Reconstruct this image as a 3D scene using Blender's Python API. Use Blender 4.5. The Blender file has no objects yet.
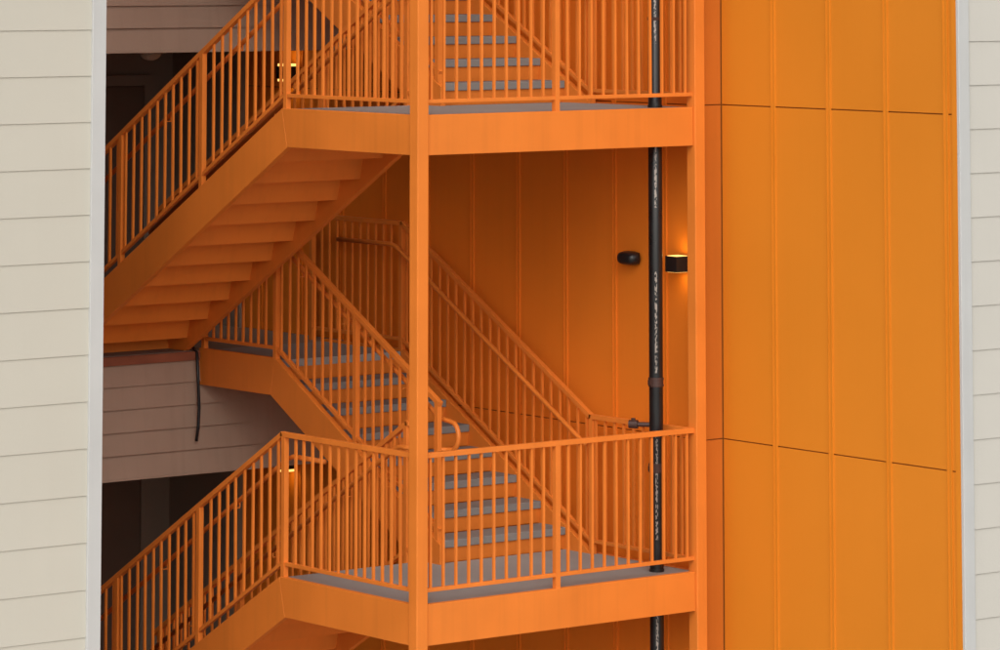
import bpy, math, random
from mathutils import Vector, Matrix
random.seed(4)
scene=bpy.context.scene
col=scene.collection

# ------------------------------------------------------------ materials
def mat(name, color, rough=0.5, var=0.12, scale=1.3, streak=0.0, bump=0.0, bscale=60, spec=0.5, dark=None):
    m=bpy.data.materials.new(name); m.use_nodes=True
    nt=m.node_tree; N=nt.nodes; L=nt.links
    b=N['Principled BSDF']; b.inputs['Roughness'].default_value=rough
    b.inputs['Specular IOR Level'].default_value=spec
    g=N.new('ShaderNodeNewGeometry')
    n1=N.new('ShaderNodeTexNoise'); n1.inputs['Scale'].default_value=scale; n1.inputs['Detail'].default_value=6
    L.new(g.outputs['Position'],n1.inputs['Vector'])
    r1=N.new('ShaderNodeMapRange'); r1.inputs[1].default_value=.3; r1.inputs[2].default_value=.7
    r1.inputs[3].default_value=1-var; r1.inputs[4].default_value=1+var*.6
    L.new(n1.outputs['Fac'],r1.inputs[0])
    hs=N.new('ShaderNodeHueSaturation'); hs.inputs['Color'].default_value=(*color,1)
    L.new(r1.outputs[0],hs.inputs['Value'])
    out=hs.outputs['Color']
    if streak>0:
        mp=N.new('ShaderNodeMapping'); mp.inputs['Scale'].default_value=(9,9,.35)
        L.new(g.outputs['Position'],mp.inputs['Vector'])
        n2=N.new('ShaderNodeTexNoise'); n2.inputs['Scale'].default_value=1.6; n2.inputs['Detail'].default_value=5
        L.new(mp.outputs[0],n2.inputs['Vector'])
        r2=N.new('ShaderNodeMapRange'); r2.inputs[1].default_value=.5; r2.inputs[2].default_value=.78
        r2.inputs[3].default_value=0; r2.inputs[4].default_value=streak
        L.new(n2.outputs['Fac'],r2.inputs[0])
        mx=N.new('ShaderNodeMixRGB'); mx.inputs['Color2'].default_value=(*(dark or [c*.45 for c in color]),1)
        L.new(r2.outputs[0],mx.inputs['Fac']); L.new(out,mx.inputs['Color1']); out=mx.outputs[0]
    L.new(out,b.inputs['Base Color'])
    rr=N.new('ShaderNodeMapRange'); rr.inputs[3].default_value=rough-.08; rr.inputs[4].default_value=min(1,rough+.12)
    L.new(n1.outputs['Fac'],rr.inputs[0]); L.new(rr.outputs[0],b.inputs['Roughness'])
    if bump>0:
        n3=N.new('ShaderNodeTexNoise'); n3.inputs['Scale'].default_value=bscale; n3.inputs['Detail'].default_value=4
        L.new(g.outputs['Position'],n3.inputs['Vector'])
        bp=N.new('ShaderNodeBump'); bp.inputs['Strength'].default_value=bump; bp.inputs['Distance'].default_value=.01
        L.new(n3.outputs['Fac'],bp.inputs['Height']); L.new(bp.outputs[0],b.inputs['Normal'])
    return m
ORS=mat('orange_steel_paint',(.76,.212,.028),.5,.09,1.6,.14,.05,30,.35)
ORR=mat('orange_rail_paint',(.76,.210,.030),.45,.10,3.0,.10,0,60,.35)
ORW=mat('orange_panel_paint',(.71,.236,.016),.5,.07,.35,.02,.05,6,.4)
ORT=mat('orange_trim_paint',(.71,.236,.016),.5,.05,1.5,0,0,60,.35)
ORB=mat('shade_tinted_panel_paint',(.82,.215,.016),.6,.08,.7,.06,.06,8,.3)  # copy of the panel paint, reddened to carry the back wall's shade
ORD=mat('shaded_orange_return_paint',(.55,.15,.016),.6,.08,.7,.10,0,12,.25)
GAP=mat('panel_joint',(.36,.11,.010),.8,.1)
CON=mat('precast_concrete_tread',(.235,.225,.215),.9,.08,3,.04,.12,90,.2)
COD=mat('concrete_deck',(.33,.322,.308),.95,.08,1.2,0,.08,60,.1)
SID=mat('beige_siding_paint',(.55,.53,.46),.6,.04,.7,.07,.08,50,.3,dark=(.46,.44,.375))
SIR=mat('white_siding_paint',(.575,.56,.51),.6,.04,.7,.07,.08,50,.3,dark=(.48,.46,.41))
SIB=mat('shaded_siding_paint',(.43,.30,.225),.65,.10,1.2,.14,.1,50,.3)  # beige siding with shade and orange bounce put into its colour
TRM=mat('white_trim',(.54,.55,.545),.4,.05,2,.08)
FLA=mat('rust_flashing',(.28,.085,.04),.6,.2,5)
INT=mat('corridor_wall_paint',(.26,.195,.15),.7,.1,1)
DOO=mat('door_paint',(.14,.09,.065),.5,.1,2)
BLK=mat('black_metal',(.010,.010,.011),.35,.1,6)
GRD=mat('ground_concrete',(.42,.40,.36),.9,.2,.6,0,.3,40)
BOX=mat('beige_plastic',(.55,.5,.4),.5,.05,3)
BRA=mat('dark_rusty_steel',(.055,.022,.016),.5,.3,8)
PCX,PCY=2.38,.18
def pipe_mat():
    m=mat('black_pipe_coating',(.008,.008,.009),.28,.3,8)
    nt=m.node_tree;N=nt.nodes;L=nt.links;b=N['Principled BSDF']
    prev=b.inputs['Base Color'].links[0].from_socket
    g=N.new('ShaderNodeNewGeometry')
    mp=N.new('ShaderNodeMapping'); mp.inputs['Scale'].default_value=(110,110,48)
    L.new(g.outputs['Position'],mp.inputs['Vector'])
    v=N.new('ShaderNodeTexNoise'); v.inputs['Scale'].default_value=1.0; v.inputs['Detail'].default_value=0
    L.new(mp.outputs[0],v.inputs['Vector'])
    r=N.new('ShaderNodeMapRange'); r.inputs[1].default_value=.48; r.inputs[2].default_value=.53
    L.new(v.outputs['Fac'],r.inputs[0])
    # lettering only in a narrow strip running up the pipe
    sb=N.new('ShaderNodeVectorMath'); sb.operation='SUBTRACT'; sb.inputs[1].default_value=(PCX,PCY,0)
    L.new(g.outputs['Position'],sb.inputs[0])
    dt=N.new('ShaderNodeVectorMath'); dt.operation='DOT_PRODUCT'; dt.inputs[1].default_value=(.79,-.61,0)
    L.new(sb.outputs[0],dt.inputs[0])
    ab=N.new('ShaderNodeMath'); ab.operation='ABSOLUTE'; L.new(dt.outputs['Value'],ab.inputs[0])
    lt=N.new('ShaderNodeMath'); lt.operation='LESS_THAN'; lt.inputs[1].default_value=.009; L.new(ab.outputs[0],lt.inputs[0])
    sz=N.new('ShaderNodeSeparateXYZ'); L.new(g.outputs['Position'],sz.inputs[0])
    wv=N.new('ShaderNodeMath'); wv.operation='PINGPONG'; wv.inputs[1].default_value=.62; L.new(sz.outputs[2],wv.inputs[0])
    gt=N.new('ShaderNodeMath'); gt.operation='GREATER_THAN'; gt.inputs[1].default_value=.24; L.new(wv.outputs[0],gt.inputs[0])
    mu=N.new('ShaderNodeMath'); mu.operation='MULTIPLY'; L.new(r.outputs[0],mu.inputs[0]); L.new(lt.outputs[0],mu.inputs[1])
    m2=N.new('ShaderNodeMath'); m2.operation='MULTIPLY'; L.new(mu.outputs[0],m2.inputs[0]); L.new(gt.outputs[0],m2.inputs[1])
    mx=N.new('ShaderNodeMixRGB'); mx.inputs['Color2'].default_value=(.30,.26,.23,1)
    L.new(m2.outputs[0],mx.inputs['Fac']); L.new(prev,mx.inputs['Color1'])
    L.new(mx.outputs[0],b.inputs['Base Color'])
    return m
PIP=pipe_mat()
GLO=bpy.data.materials.new('warm_lamp_glow'); GLO.use_nodes=True
_b=GLO.node_tree.nodes['Principled BSDF']; _b.inputs['Base Color'].default_value=(1,.6,.2,1)
_b.inputs['Emission Color'].default_value=(1,.56,.14,1); _b.inputs['Emission Strength'].default_value=1.8

# ------------------------------------------------------------ mesh helpers
import bmesh
def mk(name, verts, faces, m, loc=(0,0,0), parent=None, bevel=0, smooth=False):
    me=bpy.data.meshes.new(name)
    me.from_pydata([tuple(v) for v in verts],[],faces); me.materials.append(m)
    bm=bmesh.new(); bm.from_mesh(me); bmesh.ops.recalc_face_normals(bm,faces=bm.faces); bm.to_mesh(me); bm.free()
    if smooth:
        for p in me.polygons: p.use_smooth=True
    o=bpy.data.objects.new(name,me); o.location=loc; col.objects.link(o)
    if parent: o.parent=parent
    if bevel:
        md=o.modifiers.new('bevel','BEVEL'); md.width=bevel; md.segments=2; md.limit_method='ANGLE'
    return o
BF=[(0,1,2,3),(7,6,5,4),(0,4,5,1),(1,5,6,2),(2,6,7,3),(3,7,4,0)]
def boxv(a,b):
    x0,y0,z0=a;x1,y1,z1=b
    return [(x0,y0,z0),(x1,y0,z0),(x1,y1,z0),(x0,y1,z0),(x0,y0,z1),(x1,y0,z1),(x1,y1,z1),(x0,y1,z1)]
def merge(parts):
    V=[];F=[]
    for v,f in parts:
        k=len(V); V+=list(v); F+=[tuple(i+k for i in q) for q in f]
    return V,F
def beamv(p0,p1,w,h):
    p0=Vector(p0);p1=Vector(p1);d=(p1-p0).normalized()
    s=Vector((0,0,1)).cross(d)
    if s.length<1e-4: s=Vector((1,0,0))
    s.normalize(); u=d.cross(s)
    r=[]
    for p in (p0,p1):
        r+=[p-s*w/2-u*h/2,p+s*w/2-u*h/2,p+s*w/2+u*h/2,p-s*w/2+u*h/2]
    return r
def prism_yz(poly,x0,x1):
    n=len(poly)
    V=[(x0,y,z) for y,z in poly]+[(x1,y,z) for y,z in poly]
    F=[tuple(range(n)),tuple(range(2*n-1,n-1,-1))]+[(i,(i+1)%n,n+(i+1)%n,n+i) for i in range(n)]
    return V,F
def prism_xy(poly,z0,z1):
    n=len(poly)
    V=[(x,y,z0) for x,y in poly]+[(x,y,z1) for x,y in poly]
    F=[tuple(range(n)),tuple(range(2*n-1,n-1,-1))]+[(i,(i+1)%n,n+(i+1)%n,n+i) for i in range(n)]
    return V,F
def tubev(pts,r,n=10):
    pts=[Vector(p) for p in pts]; V=[];F=[]
    ref=Vector((1,0,0)) if abs((pts[1]-pts[0]).normalized().x)<.9 else Vector((0,0,1))
    for i,p in enumerate(pts):
        d=(pts[min(i+1,len(pts)-1)]-pts[max(i-1,0)]).normalized()
        s=ref.cross(d).normalized(); u=d.cross(s)
        for k in range(n):
            a=2*math.pi*k/n; V.append(p+s*r*math.cos(a)+u*r*math.sin(a))
    for i in range(len(pts)-1):
        for k in range(n):
            F.append((i*n+k,i*n+(k+1)%n,(i+1)*n+(k+1)%n,(i+1)*n+k))
    F.append(tuple(range(n))); F.append(tuple((len(pts)-1)*n+k for k in range(n)))
    return V,F
def meta(o,label,category,group=None,kind=None):
    o['label']=label; o['category']=category
    if group:o['group']=group
    if kind:o['kind']=kind
class Thing:
    def __init__(s,name,base,label,category,group=None):
        s.e=bpy.data.objects.new(name,None); s.e.empty_display_size=.2
        s.e.location=base; col.objects.link(s.e); s.b=Vector(base)
        meta(s.e,label,category,group)
    def add(s,name,VF,m,bevel=0,parent=None,smooth=False):
        V=[Vector(v)-s.b for v in VF[0]]
        return mk(name,V,VF[1],m,(0,0,0),parent or s.e,bevel,smooth)
    def box(s,name,a,b,m,bevel=0): return s.add(name,(boxv(a,b),BF),m,bevel)

# ------------------------------------------------------------ dimensions (metres)
H=3.475            # storey height
XR=2.635          # far column
XF=2.59           # outer face of the short flight
F=1.365           # corridor floor above the landing below it
FD=.287           # channel depth
Y1=1.70           # top nosing of the long flight
R1=(H-F)/12; T1=.305; S1=R1/T1
R2=F/8; T2=.31; Y2=1.5; S2=R2/T2
Y2b=Y2-R2/S2      # where nosing line meets the lower landing
Y2t=Y2+7*T2       # front edge of corridor landing
YW=4.78           # face of building floor band
XB=2.80; XP=3.0; YP=.12; YE=-2.49
ZG=-5.7; ZT=8.4

# ------------------------------------------------------------ ground
g=mk('ground',[(-400,-400,ZG),(400,-400,ZG),(400,400,ZG),(-400,400,ZG)],[(0,1,2,3)],GRD)
meta(g,'pale concrete ground around the buildings','ground',kind='structure')

# ------------------------------------------------------------ columns
for x in (0,XR):
    V,Fc=merge([(boxv((-.05,-.05,0),(.05,.05,ZT-ZG-.2)),BF),(boxv((-.13,-.13,0),(.13,.13,.02)),BF)])
    o=mk('steel_column',V,Fc,ORS,(x,0,ZG),None,.006)
    meta(o,'slim orange square steel column carrying the stair landings','column','steel stair columns')

# ------------------------------------------------------------ landings
def main_landing(z,lab):
    t=Thing('stair_landing',(0,0,z-FD),lab,'landing','main stair landings')
    poly=[(.022,.022),(XR-.022,.022),(XR-.022,Y2),(1.30,Y2),(1.30,Y1-.02),(.022,Y1-.02)]
    t.add('deck',prism_xy(poly,z-.06,z),COD)
    t.add('deck_pan',prism_xy([(.024,.024),(XR-.024,.024),(XR-.024,Y2-.003),(1.303,Y2-.003),(1.303,Y1-.023),(.024,Y1-.023)],z-.10,z-.062),ORS)
    t.box('front_beam',(.052,-.03,z-FD),(XR-.052,.02,z+.004),ORS,.004)
    k=.075
    t.add('side_beam',prism_yz([(.052,z-FD),(Y1-k,z-FD),(Y1,z+.004),(.052,z+.004)],-.03,.02),ORS,.004)
    t.add('side_beam',prism_yz([(.052,z-FD),(Y2,z-FD),(Y2,z+.004),(.052,z+.004)],XR-.02,XR+.03),ORS,.004)
    for yy in (.55,1.1):
        t.box('joist',(.024,yy-.03,z-.24),(XR-.024,yy+.03,z-.102),ORS)
    return t
main_landing(0,'orange steel stair landing with grey concrete deck')
main_landing(H,'orange steel landing with grey deck above a stair flight')
main_landing(2*H,'unseen orange steel stair landing added overhead for shading')  # out of view; added so that it shades the stair below

def corridor_landing(z):
    t=Thing('corridor_landing',(1.3,Y2t,z-.27),'small orange steel landing joining stair flight to corridor floor','landing','corridor stair landings')
    t.box('deck',(1.335,Y2t,z-.06),(XF-.042,YW,z),COD)
    t.box('deck_pan',(1.338,Y2t+.05,z-.10),(XF-.045,YW-.002,z-.062),ORS)
    t.add('side_beam',prism_yz([(Y2t+.06,z-.28),(YW,z-.28),(YW,z+.02),(Y2t,z+.02)],1.28,1.33),ORS,.004)
    t.add('side_beam',prism_yz([(Y2t+.06,z-.28),(YW,z-.28),(YW,z+.02),(Y2t,z+.02)],XF-.04,XF+.01),ORS,.004)
for z in (F,F+H): corridor_landing(z)

# ------------------------------------------------------------ flights
def flight_long(z,lab):   # goes down away from the landing at z
    t=Thing('stair_flight',(.6,Y1,z-(H-F)),lab,'stairs','orange stair flights')
    zf=z-(H-F)
    dv=FD*math.sqrt(1+S1*S1)
    ye=Y1+12*T1
    ybt=Y1+((z+.004-dv)-(zf+.002))/S1
    poly=[(Y1,z+.004),(Y1-.075,z-FD),(ybt,zf+.002),(ye-.02,zf+.002),(ye-.02,zf+.03)]
    for x0 in (-.03,1.14):
        t.add('stringer',prism_yz(poly,x0,x0+.05),ORS,.004)
    for k in range(1,12):
        y=Y1+k*T1; zz=z-k*R1
        t.box('tread',(.022,y-T1+.016,zz-.05),(1.138,y,zz-.001),CON,.004)
    for k in range(0,12):
        y=Y1+k*T1; zz=z-k*R1
        # folded steel pan: leaning riser back whose lip laps the tread below
        if k==11:
            p=[(y-.004,zz-.052),(y+.010,zz-.052),(y-.020,zz-R1+.004),(y-.034,zz-R1+.004)]
        else:
            p=[(y-.055,zz-.0645),(y-.002,zz-.0645),(y+.012,zz-R1-.0635),(y-.004,zz-R1-.0635)]
        t.add('riser',prism_yz(p,.0205,1.1395),ORS)
        if k<11:
            z2=zz-R1
            t.box('tread_pan',(.0208,y+.013,z2-.063),(1.1392,y+T1-.006,z2-.0525),ORS)
    return t
flight_long(H,'orange steel stair flight seen from below with stepped underside')
flight_long(0,'orange steel stair flight dropping to the floor below')
flight_long(2*H,'unseen orange steel stair flight added overhead for shading')  # unseen flight overhead, added for the shade it casts

def flight_short(z,lab):
    t=Thing('stair_flight',(1.9,Y2,z),lab,'stairs','orange stair flights')
    zt=z+F
    zl=lambda y:z+S2*(y-Y2b)
    dv=.29*math.sqrt(1+S2*S2)
    for x0,ya in ((1.28,Y2-.06),(XF-.04,Y2b)):
        yb=max(ya,Y2b+dv/S2*.75)
        poly=[(ya,zl(ya)+.012),(Y2t,zt+.02),(Y2t+.06,zt-.28),(yb,zl(yb)-dv+.01),(ya,zl(yb)-dv+.01 if zl(yb)-dv<zl(ya)-.02 else zl(ya)-.05)]
        t.add('stringer',prism_yz(poly,x0,x0+.05),ORS,.004)
    for k in range(1,8):
        y=Y2+(k-1)*T2; zz=z+k*R2
        t.box('tread',(1.332,y-.012,zz-.058),(XF-.042,y+T2-.012,zz),CON,.005)
    for k in range(1,9):
        y=Y2+(k-1)*T2; zz=z+k*R2
        p=[(y+.022,zz-R2+.0005),(y+.030,zz-R2+.0005),(y+.012,zz-.0585),(y+.002,zz-.0585)]
        t.add('riser',prism_yz(p,1.3305,XF-.0405),ORS)
    return t
flight_short(0,'orange stair flight with grey concrete treads climbing to corridor')
flight_short(H,'orange stair flight with grey treads climbing from upper landing')

# ------------------------------------------------------------ railings
BH=1.07-.10
def unit_box(name,w,h,m):
    me=bpy.data.meshes.new(name); me.from_pydata(boxv((-w/2,-w/2,0),(w/2,w/2,h)),[],BF); me.materials.append(m); me.update(); return me
ME_BAL=unit_box('baluster',.018,BH,ORR)
ME_POST=unit_box('post',.042,1.055,ORR)
def railing(path,posts,lab,handrail=None,sp=.113,group='orange picket railings'):
    P=[Vector(p) for p in path]
    t=Thing('railing',tuple(P[0]),lab,'railing',group)
    up=Vector((0,0,1))
    tops=[];bots=[]
    for a,b in zip(P[:-1],P[1:]):
        d=(b-a).normalized()
        tops.append((beamv(a+up*1.05-d*.012,b+up*1.05+d*.012,.044,.038),BF))
        bots.append((beamv(a+up*.10-d*.008,b+up*.10+d*.008,.034,.028),BF))
    t.add('top_rail',merge(tops),ORR,.003)
    t.add('bottom_rail',merge(bots),ORR,.003)
    pp=[]
    for s,f in posts:
        a,b=P[s],P[s+1]; q=a.lerp(b,f); pp.append(q)
        o=bpy.data.objects.new('post',ME_POST); o.location=q-t.b-up*.015; o.parent=t.e; col.objects.link(o)
    for a,b in zip(P[:-1],P[1:]):
        hl=(b-a).xy.length; n=max(1,int(round(hl/sp)))
        for i in range(n):
            q=a.lerp(b,(i+.5)/n)
            if any((q-r).xy.length<.045 for r in pp): continue
            o=bpy.data.objects.new('baluster',ME_BAL); o.location=q-t.b+up*.085; o.parent=t.e; col.objects.link(o)
            o.rotation_euler=(random.uniform(-.003,.003),random.uniform(-.003,.003),0)
    if handrail:
        t.add('handrail',tubev(handrail[0],.019,10),ORR,smooth=True)
        for q,side in handrail[1]:
            q=Vector(q); w=q+Vector((side,0,-.05))
            t.add('handrail_bracket',tubev([q,q+Vector((0,0,-.05)),w],.008,6),ORR)
    return t

for z,nm in ((0,''),(H,'upper ')):
    L='orange picket railing '
    railing([(.05,0,z),(XR-.05,0,z)],[(0,.48)],L+'along the front of the '+nm+'landing')
    ye=Y1+11.6*T1
    hx=.085; hz=.88
    hp=[(hx,Y1-.42,z+hz),(hx,Y1-.02,z+hz),(hx,Y1+.05,z+hz-.02),(hx,ye,z+hz-S1*(ye-Y1))]
    br=[((hx,y,z+hz-S1*(y-Y1)),-.08) for y in (2.4,3.4,4.6)]
    po=[(0,.985)]+[(1,(y-Y1)/(ye-Y1)) for y in (2.82,3.98,5.0)]
    railing([(0,.05,z),(0,Y1,z),(0,ye,z-S1*(ye-Y1))],po,L+'down the outer edge of a stair flight',(hp,br))
    xi=1.165; hx=xi-.08
    hp=[(hx,Y1-.2,z+hz),(hx,Y1-.02,z+hz),(hx,Y1+.05,z+hz-.02),(hx,ye,z+hz-S1*(ye-Y1))]
    br=[((hx,y,z+hz-S1*(y-Y1)),.08) for y in (2.4,3.4,4.6)]
    railing([(xi,Y1-.02,z),(xi,Y1,z),(xi,ye,z-S1*(ye-Y1))],[(1,.004),(1,.32),(1,.64),(1,.97)],L+'down the inner edge of a stair flight',(hp,br))
    xo=XF-.02; hx=xo-.09
    path=[(xo,.05,z),(xo,Y2b,z),(xo,Y2t,z+F),(xo,YW+.22,z+F)]
    sl=lambda y:z+S2*(y-Y2b)
    hp=[(hx,Y2b-.05,z+hz-.03),(hx,Y2b+.03,z+hz),(hx,Y2t-.03,sl(Y2t-.03)+hz),(hx,Y2t+.05,z+F+hz),(hx,YW-.3,z+F+hz)]
    br=[((hx,y,sl(y)+hz),.09) for y in (1.8,2.6,3.3)]
    railing(path,[(0,.99),(2,.01),(2,.98)],L+'beside the orange panel wall',(hp,br))
    xi=1.305; hx=xi+.07
    y0=Y2-.02
    path=[(xi,y0,sl(y0)),(xi,Y2t,z+F),(xi,YW-.02,z+F)]
    zz=sl(y0+.1)+hz
    hp=[(hx,YW-.3,z+F+hz),(hx,Y2t+.05,z+F+hz),(hx,Y2t-.03,sl(Y2t-.03)+hz),(hx,y0+.16,sl(y0+.16)+hz),(hx,y0+.08,zz-.01)]
    yc,zc_,rr_=y0-.06,zz-.13,.105
    for i in range(0,9):
        a=math.pi/2+math.pi*i/8
        hp.append((hx,yc+rr_*.85*math.cos(a),zc_+rr_*math.sin(a)))
    hp+=[(hx-.03,y0+.0,zc_-rr_-.003),(xi,y0+.03,zc_-rr_-.003)]
    br=[((hx,y,sl(y)+hz),-.07) for y in (2.0,2.8,3.4)]
    railing(path,[(0,.01),(0,.5),(1,.01),(1,.97)],L+'on the inner edge of the concrete treads',(hp,br))

# ------------------------------------------------------------ orange panel walls
def panelled(t,axis,c,a0,a1,z0,z1,seams,zs,M=ORW,MT=ORT):
    hs=sorted([a0]+[s for s in seams if a0<s<a1]+[a1]); vs=sorted([z0]+[q for q in zs if z0<q<z1]+[z1])
    parts=[]
    for i in range(len(hs)-1):
        for j in range(len(vs)-1):
            A0=hs[i]+.004;A1=hs[i+1]-.004;Z0=vs[j]+.0045;Z1=vs[j+1]-.0045
            if axis=='x': parts.append((boxv((c-.014,A0,Z0),(c-.002,A1,Z1)),BF))
            else: parts.append((boxv((A0,c-.014,Z0),(A1,c-.002,Z1)),BF))
    t.add('panel_cladding',merge(parts),M,.002)
    for s in hs[1:-1]:
        if axis=='x':
            t.add('batten',merge([(boxv((c-.020,s-.024,z0+.01),(c-.0145,s+.024,z1-.01)),BF),
              (boxv((c-.026,s-.024,z0+.01),(c-.0205,s-.014,z1-.01)),BF),(boxv((c-.026,s+.014,z0+.01),(c-.0205,s+.024,z1-.01)),BF)]),MT)
ZS=[.95+2.535*k for k in range(-3,4)]
w=Thing('panel_wall',(XB+.2,5,ZG),'orange panel wall behind the stair with vertical battens','wall')
w.box('wall_core',(XB,YP+.0,ZG),(XB+.6,13,ZT),GAP)
panelled(w,'x',XB,YP+.0,13,ZG,ZT,[.545+.613*k for k in range(0,20)],ZS,ORB,ORB)
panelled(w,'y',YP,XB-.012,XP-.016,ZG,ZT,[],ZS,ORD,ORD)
w2=Thing('panel_wall',(XP+.2,-1,ZG),'bright orange panel wall with battens and horizontal joints','wall')
w2.box('wall_core',(XP,YE,ZG),(XP+3,YP-.003,ZT),GAP)
panelled(w2,'x',XP,YE,YP-.016,ZG,ZT,[-.50,-1.12,-1.74,-2.37],ZS)

# ------------------------------------------------------------ lap siding
def siding(x0,x1,y,z0,z1,ex,phase,lip=.019):
    k=math.floor((z0-phase)/ex); zb=phase+k*ex
    parts=[]
    while zb<z1-.01:
        a=max(zb,z0); b=min(zb+ex,z1)
        if b-a>.02:
            parts.append(([(x0,y-lip,a),(x1,y-lip,a),(x1,y-.003,a),(x0,y-.003,a),(x0,y-.006,b+.0),(x1,y-.006,b),(x1,y-.002,b),(x0,y-.002,b)],BF))
        zb+=ex
    return merge(parts)
XL=-2.335; YL=.58; EX=.32; PH=4.11
b=Thing('siding_building',(-6,6,ZG),'building corner clad in wide beige lap siding','building')
b.box('wall',(-14,YL,ZG),(XL,13,ZT),SIB)
b.add('lap_siding',siding(-14,XL-.098,YL,ZG,ZT,EX,PH,.014),SID)
b.box('corner_trim',(XL-.10,YL-.03,ZG),(XL+.012,YL-.001,ZT),TRM,.004)
b.box('corner_trim',(XL+.001,YL+.0,ZG),(XL+.025,YL+.10,ZT),TRM,.004)
b=Thing('siding_building',(8,0,ZG),'building end clad in off-white lap siding','building')
b.box('wall',(XP+.01,YE-.0,ZG),(14,YE+.1,ZT),SIB)
b.add('lap_siding',siding(XP+.075,14,YE,ZG,ZT,.315,PH-.1,.015),SIR)
b.box('corner_trim',(XP-.03,YE-.03,ZG),(XP+.075,YE-.001,ZT),TRM,.004)
b.box('corner_trim',(XP-.03,YE,ZG),(XP-.0145,YE+.05,ZT),ORT,.002)

# ------------------------------------------------------------ corridor block
t=Thing('apartment_building',(0,8,ZG),'open corridor floors with shade-tinted beige lap siding bands behind the stair','building')
XA=XL+.001; BD=.99; YC=7.4
for zf in (F-H,F,F+H,F+2*H):
    t.box('floor_slab',(XA,YW,zf-BD),(XB-.035,12,zf),INT)
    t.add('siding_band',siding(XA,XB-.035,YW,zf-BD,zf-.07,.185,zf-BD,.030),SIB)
    t.box('flashing',(XA,YW-.04,zf-.075),(1.27,YW-.001,zf-.004),FLA,.003)
    t.box('soffit_trim',(XA,YW-.033,zf-BD-.02),(XB-.035,YW+.05,zf-BD-.0005),SIB,.002)
t.box('wall',(XA,YC,ZG),(XB-.035,YC+.2,ZT-.5),INT)
t.box('wall',(XB-.085,6.3,ZG),(XB-.035,YC,ZT-.5),INT)
for zf in (F-H,F):
    for xd in (.1,1.45):
        d=t.box('door',(xd,YC-.05,zf+.01),(xd+.92,YC-.002,zf+2.1),DOO,.004)
        for a,bb in (((xd-.09,YC-.07,zf),(xd-.001,YC-.003,zf+2.2)),((xd+.921,YC-.07,zf),(xd+1.01,YC-.003,zf+2.2)),((xd-.0005,YC-.07,zf+2.105),(xd+.9205,YC-.003,zf+2.2))):
            fr=mk('door_frame',[Vector(v)-t.b for v in boxv(a,bb)],BF,INT,(0,0,0),d)
        hd=mk('door_handle',[Vector(v)-t.b for v in boxv((xd+.08,YC-.10,zf+.98),(xd+.2,YC-.051,zf+1.02))],BF,BRA,(0,0,0),d)

# ------------------------------------------------------------ ceiling fixture
def dome(cx,cy,cz,r,h,n=16,m=6):
    V=[];Fc=[]
    for j in range(m+1):
        a=math.pi/2*j/m
        for k in range(n):
            b_=2*math.pi*k/n; V.append((cx+r*math.cos(a)*math.cos(b_),cy+r*math.cos(a)*math.sin(b_),cz-h*math.sin(a)))
    for j in range(m):
        for k in range(n): Fc.append((j*n+k,j*n+(k+1)%n,(j+1)*n+(k+1)%n,(j+1)*n+k))
    Fc.append(tuple(range(n)))
    return V,Fc
zc=F+H-BD
c=Thing('ceiling_light',(1.05,5.2,zc),'beige dome ceiling light under the corridor ceiling','light')
c.add('mount',(boxv((.95,5.1,zc-.035),(1.15,5.3,zc-.001)),BF),BOX,.01)
c.add('diffuser',dome(1.05,5.2,zc-.036,.09,.06),BOX,smooth=True)

# ------------------------------------------------------------ wall lights
def wall_light(y,z,lab,e=0,s=.056,hh=.066,pr=.003):
    t=Thing('wall_light',(XB-.03,y,z),lab,'wall light','black up and down wall lights')
    x=XB-.03
    t.box('back_plate',(x-.012,y-.05,z-hh+.005),(x+.0,y+.05,z+hh-.005),BLK,.002)
    xc=x-s-.018
    parts=[(boxv((xc-s,y-s,z-hh),(xc-s+.005,y+s,z+hh)),BF),(boxv((xc+s-.005,y-s,z-hh),(xc+s,y+s,z+hh)),BF),
           (boxv((xc-s+.005,y-s,z-hh),(xc+s-.005,y-s+.005,z+hh)),BF),(boxv((xc-s+.005,y+s-.005,z-hh),(xc+s-.005,y+s,z+hh)),BF)]
    t.add('lamp_housing',merge(parts),BLK)
    for sg in (-1,1):
        za,zb=sorted((z+sg*(hh-.015),z+sg*(hh+pr)))
        t.box('lamp_lens',(xc-s+.010,y-s+.010,za),(xc+s-.010,y+s-.010,zb),GLO,.003)
        ld=bpy.data.lights.new('lamp_glow','AREA'); ld.shape='SQUARE'; ld.size=.08; ld.energy=e; ld.color=(1,.78,.28)
        lo=bpy.data.objects.new('lamp_glow',ld); lo.location=(xc-t.b.x,0,sg*(hh+pr+.003)); lo.parent=t.e
        lo.rotation_euler=(math.pi if sg>0 else 0,0,0); col.objects.link(lo)
wall_light(.285,2.275,'black box wall light glowing up and down on orange wall',.32,.066,.060)
wall_light(5.53,.27,'black box wall light glowing beside the lower corridor',.22,.07,.055,.022)
wall_light(5.53,3.62,'black box wall light glowing beside the upper corridor',.22,.07,.055,.022)

t=Thing('bulkhead_light',(XB-.03,.92,2.28),'rounded black bulkhead fixture on the orange panel wall','light')
V=[];Fc=[];n=20;m=8
for j in range(m+1):
    a=math.pi/2*j/m
    for k in range(n):
        q=2*math.pi*k/n
        cx=math.copysign(abs(math.cos(q))**.7,math.cos(q)); sx=math.copysign(abs(math.sin(q))**.7,math.sin(q))
        V.append((XB-.045-.09*math.sin(a)**.8,.92+.11*math.cos(a)**.5*cx,2.28+.055*math.cos(a)**.5*sx))
for j in range(m):
    for k in range(n): Fc.append((j*n+k,j*n+(k+1)%n,(j+1)*n+(k+1)%n,(j+1)*n+k))
Fc.append(tuple(range(n)))
t.add('fixture_body',(V,Fc),BLK,smooth=True)
t.box('back_plate',(XB-.044,.84,2.235),(XB-.027,1.0,2.325),BLK,.004)

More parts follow.
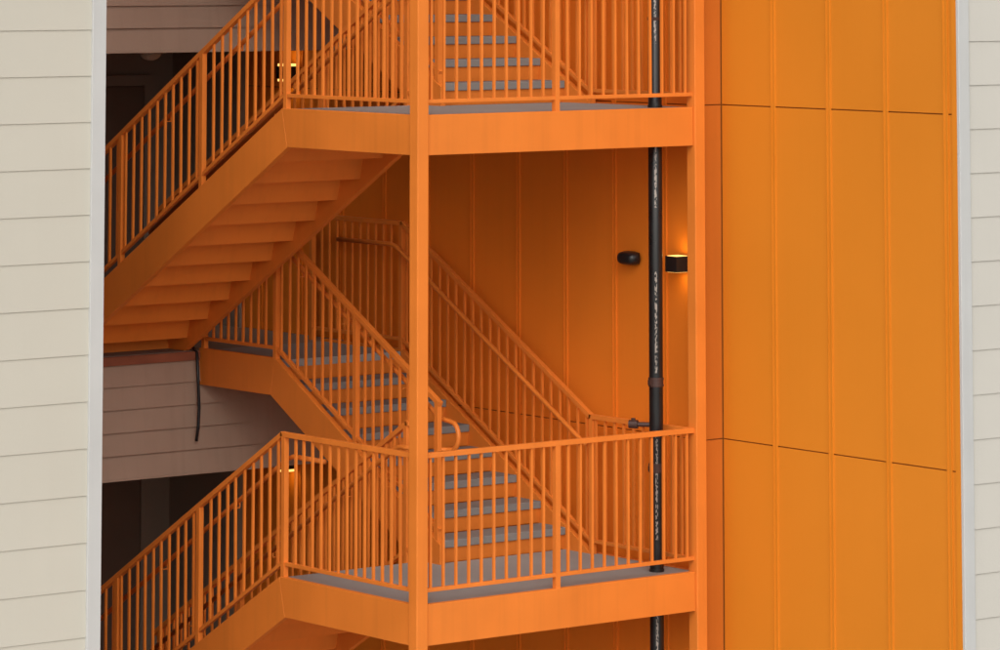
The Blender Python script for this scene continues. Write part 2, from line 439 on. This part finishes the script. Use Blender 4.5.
# ------------------------------------------------------------ stand pipe
px,py=PCX,PCY
t=Thing('stand_pipe',(px,py,ZG),'tall black pipe with pale stencilled lettering and clamps','pipe')
t.add('pipe',tubev([(px,py,ZG),(px,py,-2),(px,py,2),(px,py,ZT-.3)],.053,24),PIP,smooth=True)
for zc in (-3.0,.77,1.41,5.7):
    t.add('coupling',merge([tubev([(px,py,zc-.035),(px,py,zc+.035)],.056,24),tubev([(px,py,zc-.030),(px,py,zc-.018)],.060,24),tubev([(px,py,zc+.018),(px,py,zc+.030)],.060,24),
        (boxv((px-.072,py-.012,zc-.018),(px-.055,py+.012,zc+.018)),BF)]),BRA)
t.add('clamp',tubev([(px,py,4.138),(px,py,4.162)],.057,24),BRA)
for zc in (0,H):
    t.add('floor_sleeve',tubev([(px,py,zc+.001),(px,py,zc+.02)],.057,24),BLK)
vx,vy=px-.11,py+.14
t.add('test_valve',merge([tubev([(px,py,1.09),(vx,vy,1.09)],.018,12),tubev([(vx+.02,vy-.03,1.09),(vx-.02,vy+.025,1.09)],.032,14),tubev([(vx,vy,1.10),(vx,vy,1.135)],.016,8)]),BRA)

# hanging cable
pts=[(1.23,4.93,1.42),(1.23,4.82,1.41),(1.23,4.73,1.35),(1.235,4.715,1.1),(1.245,4.715,.9),(1.238,4.715,.75),(1.22,4.715,.63)]
o=mk('cable',*tubev(pts,.013,8),BLK,smooth=True); meta(o,'loose black cable hanging over the corridor floor edge','cable')

# ------------------------------------------------------------ camera
P=.10041; f=3984.3
cd=bpy.data.cameras.new('camera'); cam=bpy.data.objects.new('camera',cd); col.objects.link(cam)
cam.location=(-17.395,-23.331,4.5797)
cam.rotation_euler=(math.pi/2+P,0,-.66076)
cd.sensor_width=36; cd.lens=f*36/1000
cd.shift_y=-.7644
cd.clip_end=2000; cd.clip_start=.5
scene.camera=cam

# ------------------------------------------------------------ light
w=bpy.data.worlds.new('World'); scene.world=w; w.use_nodes=True
nt=w.node_tree; bg=nt.nodes['Background']
sk=nt.nodes.new('ShaderNodeTexSky'); sk.sky_type='NISHITA'; sk.sun_disc=False
el=math.radians(38); rot=math.radians(220)
sk.sun_elevation=el; sk.sun_rotation=rot; sk.air_density=1.0; sk.dust_density=4; sk.ozone_density=.6
hs=nt.nodes.new('ShaderNodeHueSaturation'); hs.inputs['Saturation'].default_value=.40
nt.links.new(sk.outputs[0],hs.inputs['Color'])
nt.links.new(hs.outputs[0],bg.inputs[0]); bg.inputs[1].default_value=.15
sd=bpy.data.lights.new('sun','SUN'); sd.energy=.9; sd.angle=math.radians(90); sd.color=(1,.94,.84)
so=bpy.data.objects.new('sun',sd); col.objects.link(so)
dv=Vector((math.sin(rot)*math.cos(el),math.cos(rot)*math.cos(el),math.sin(el)))
so.rotation_euler=dv.to_track_quat('Z','Y').to_euler(); so.location=dv*30
scene.view_settings.view_transform='Standard'; scene.view_settings.look='None'; scene.view_settings.exposure=0
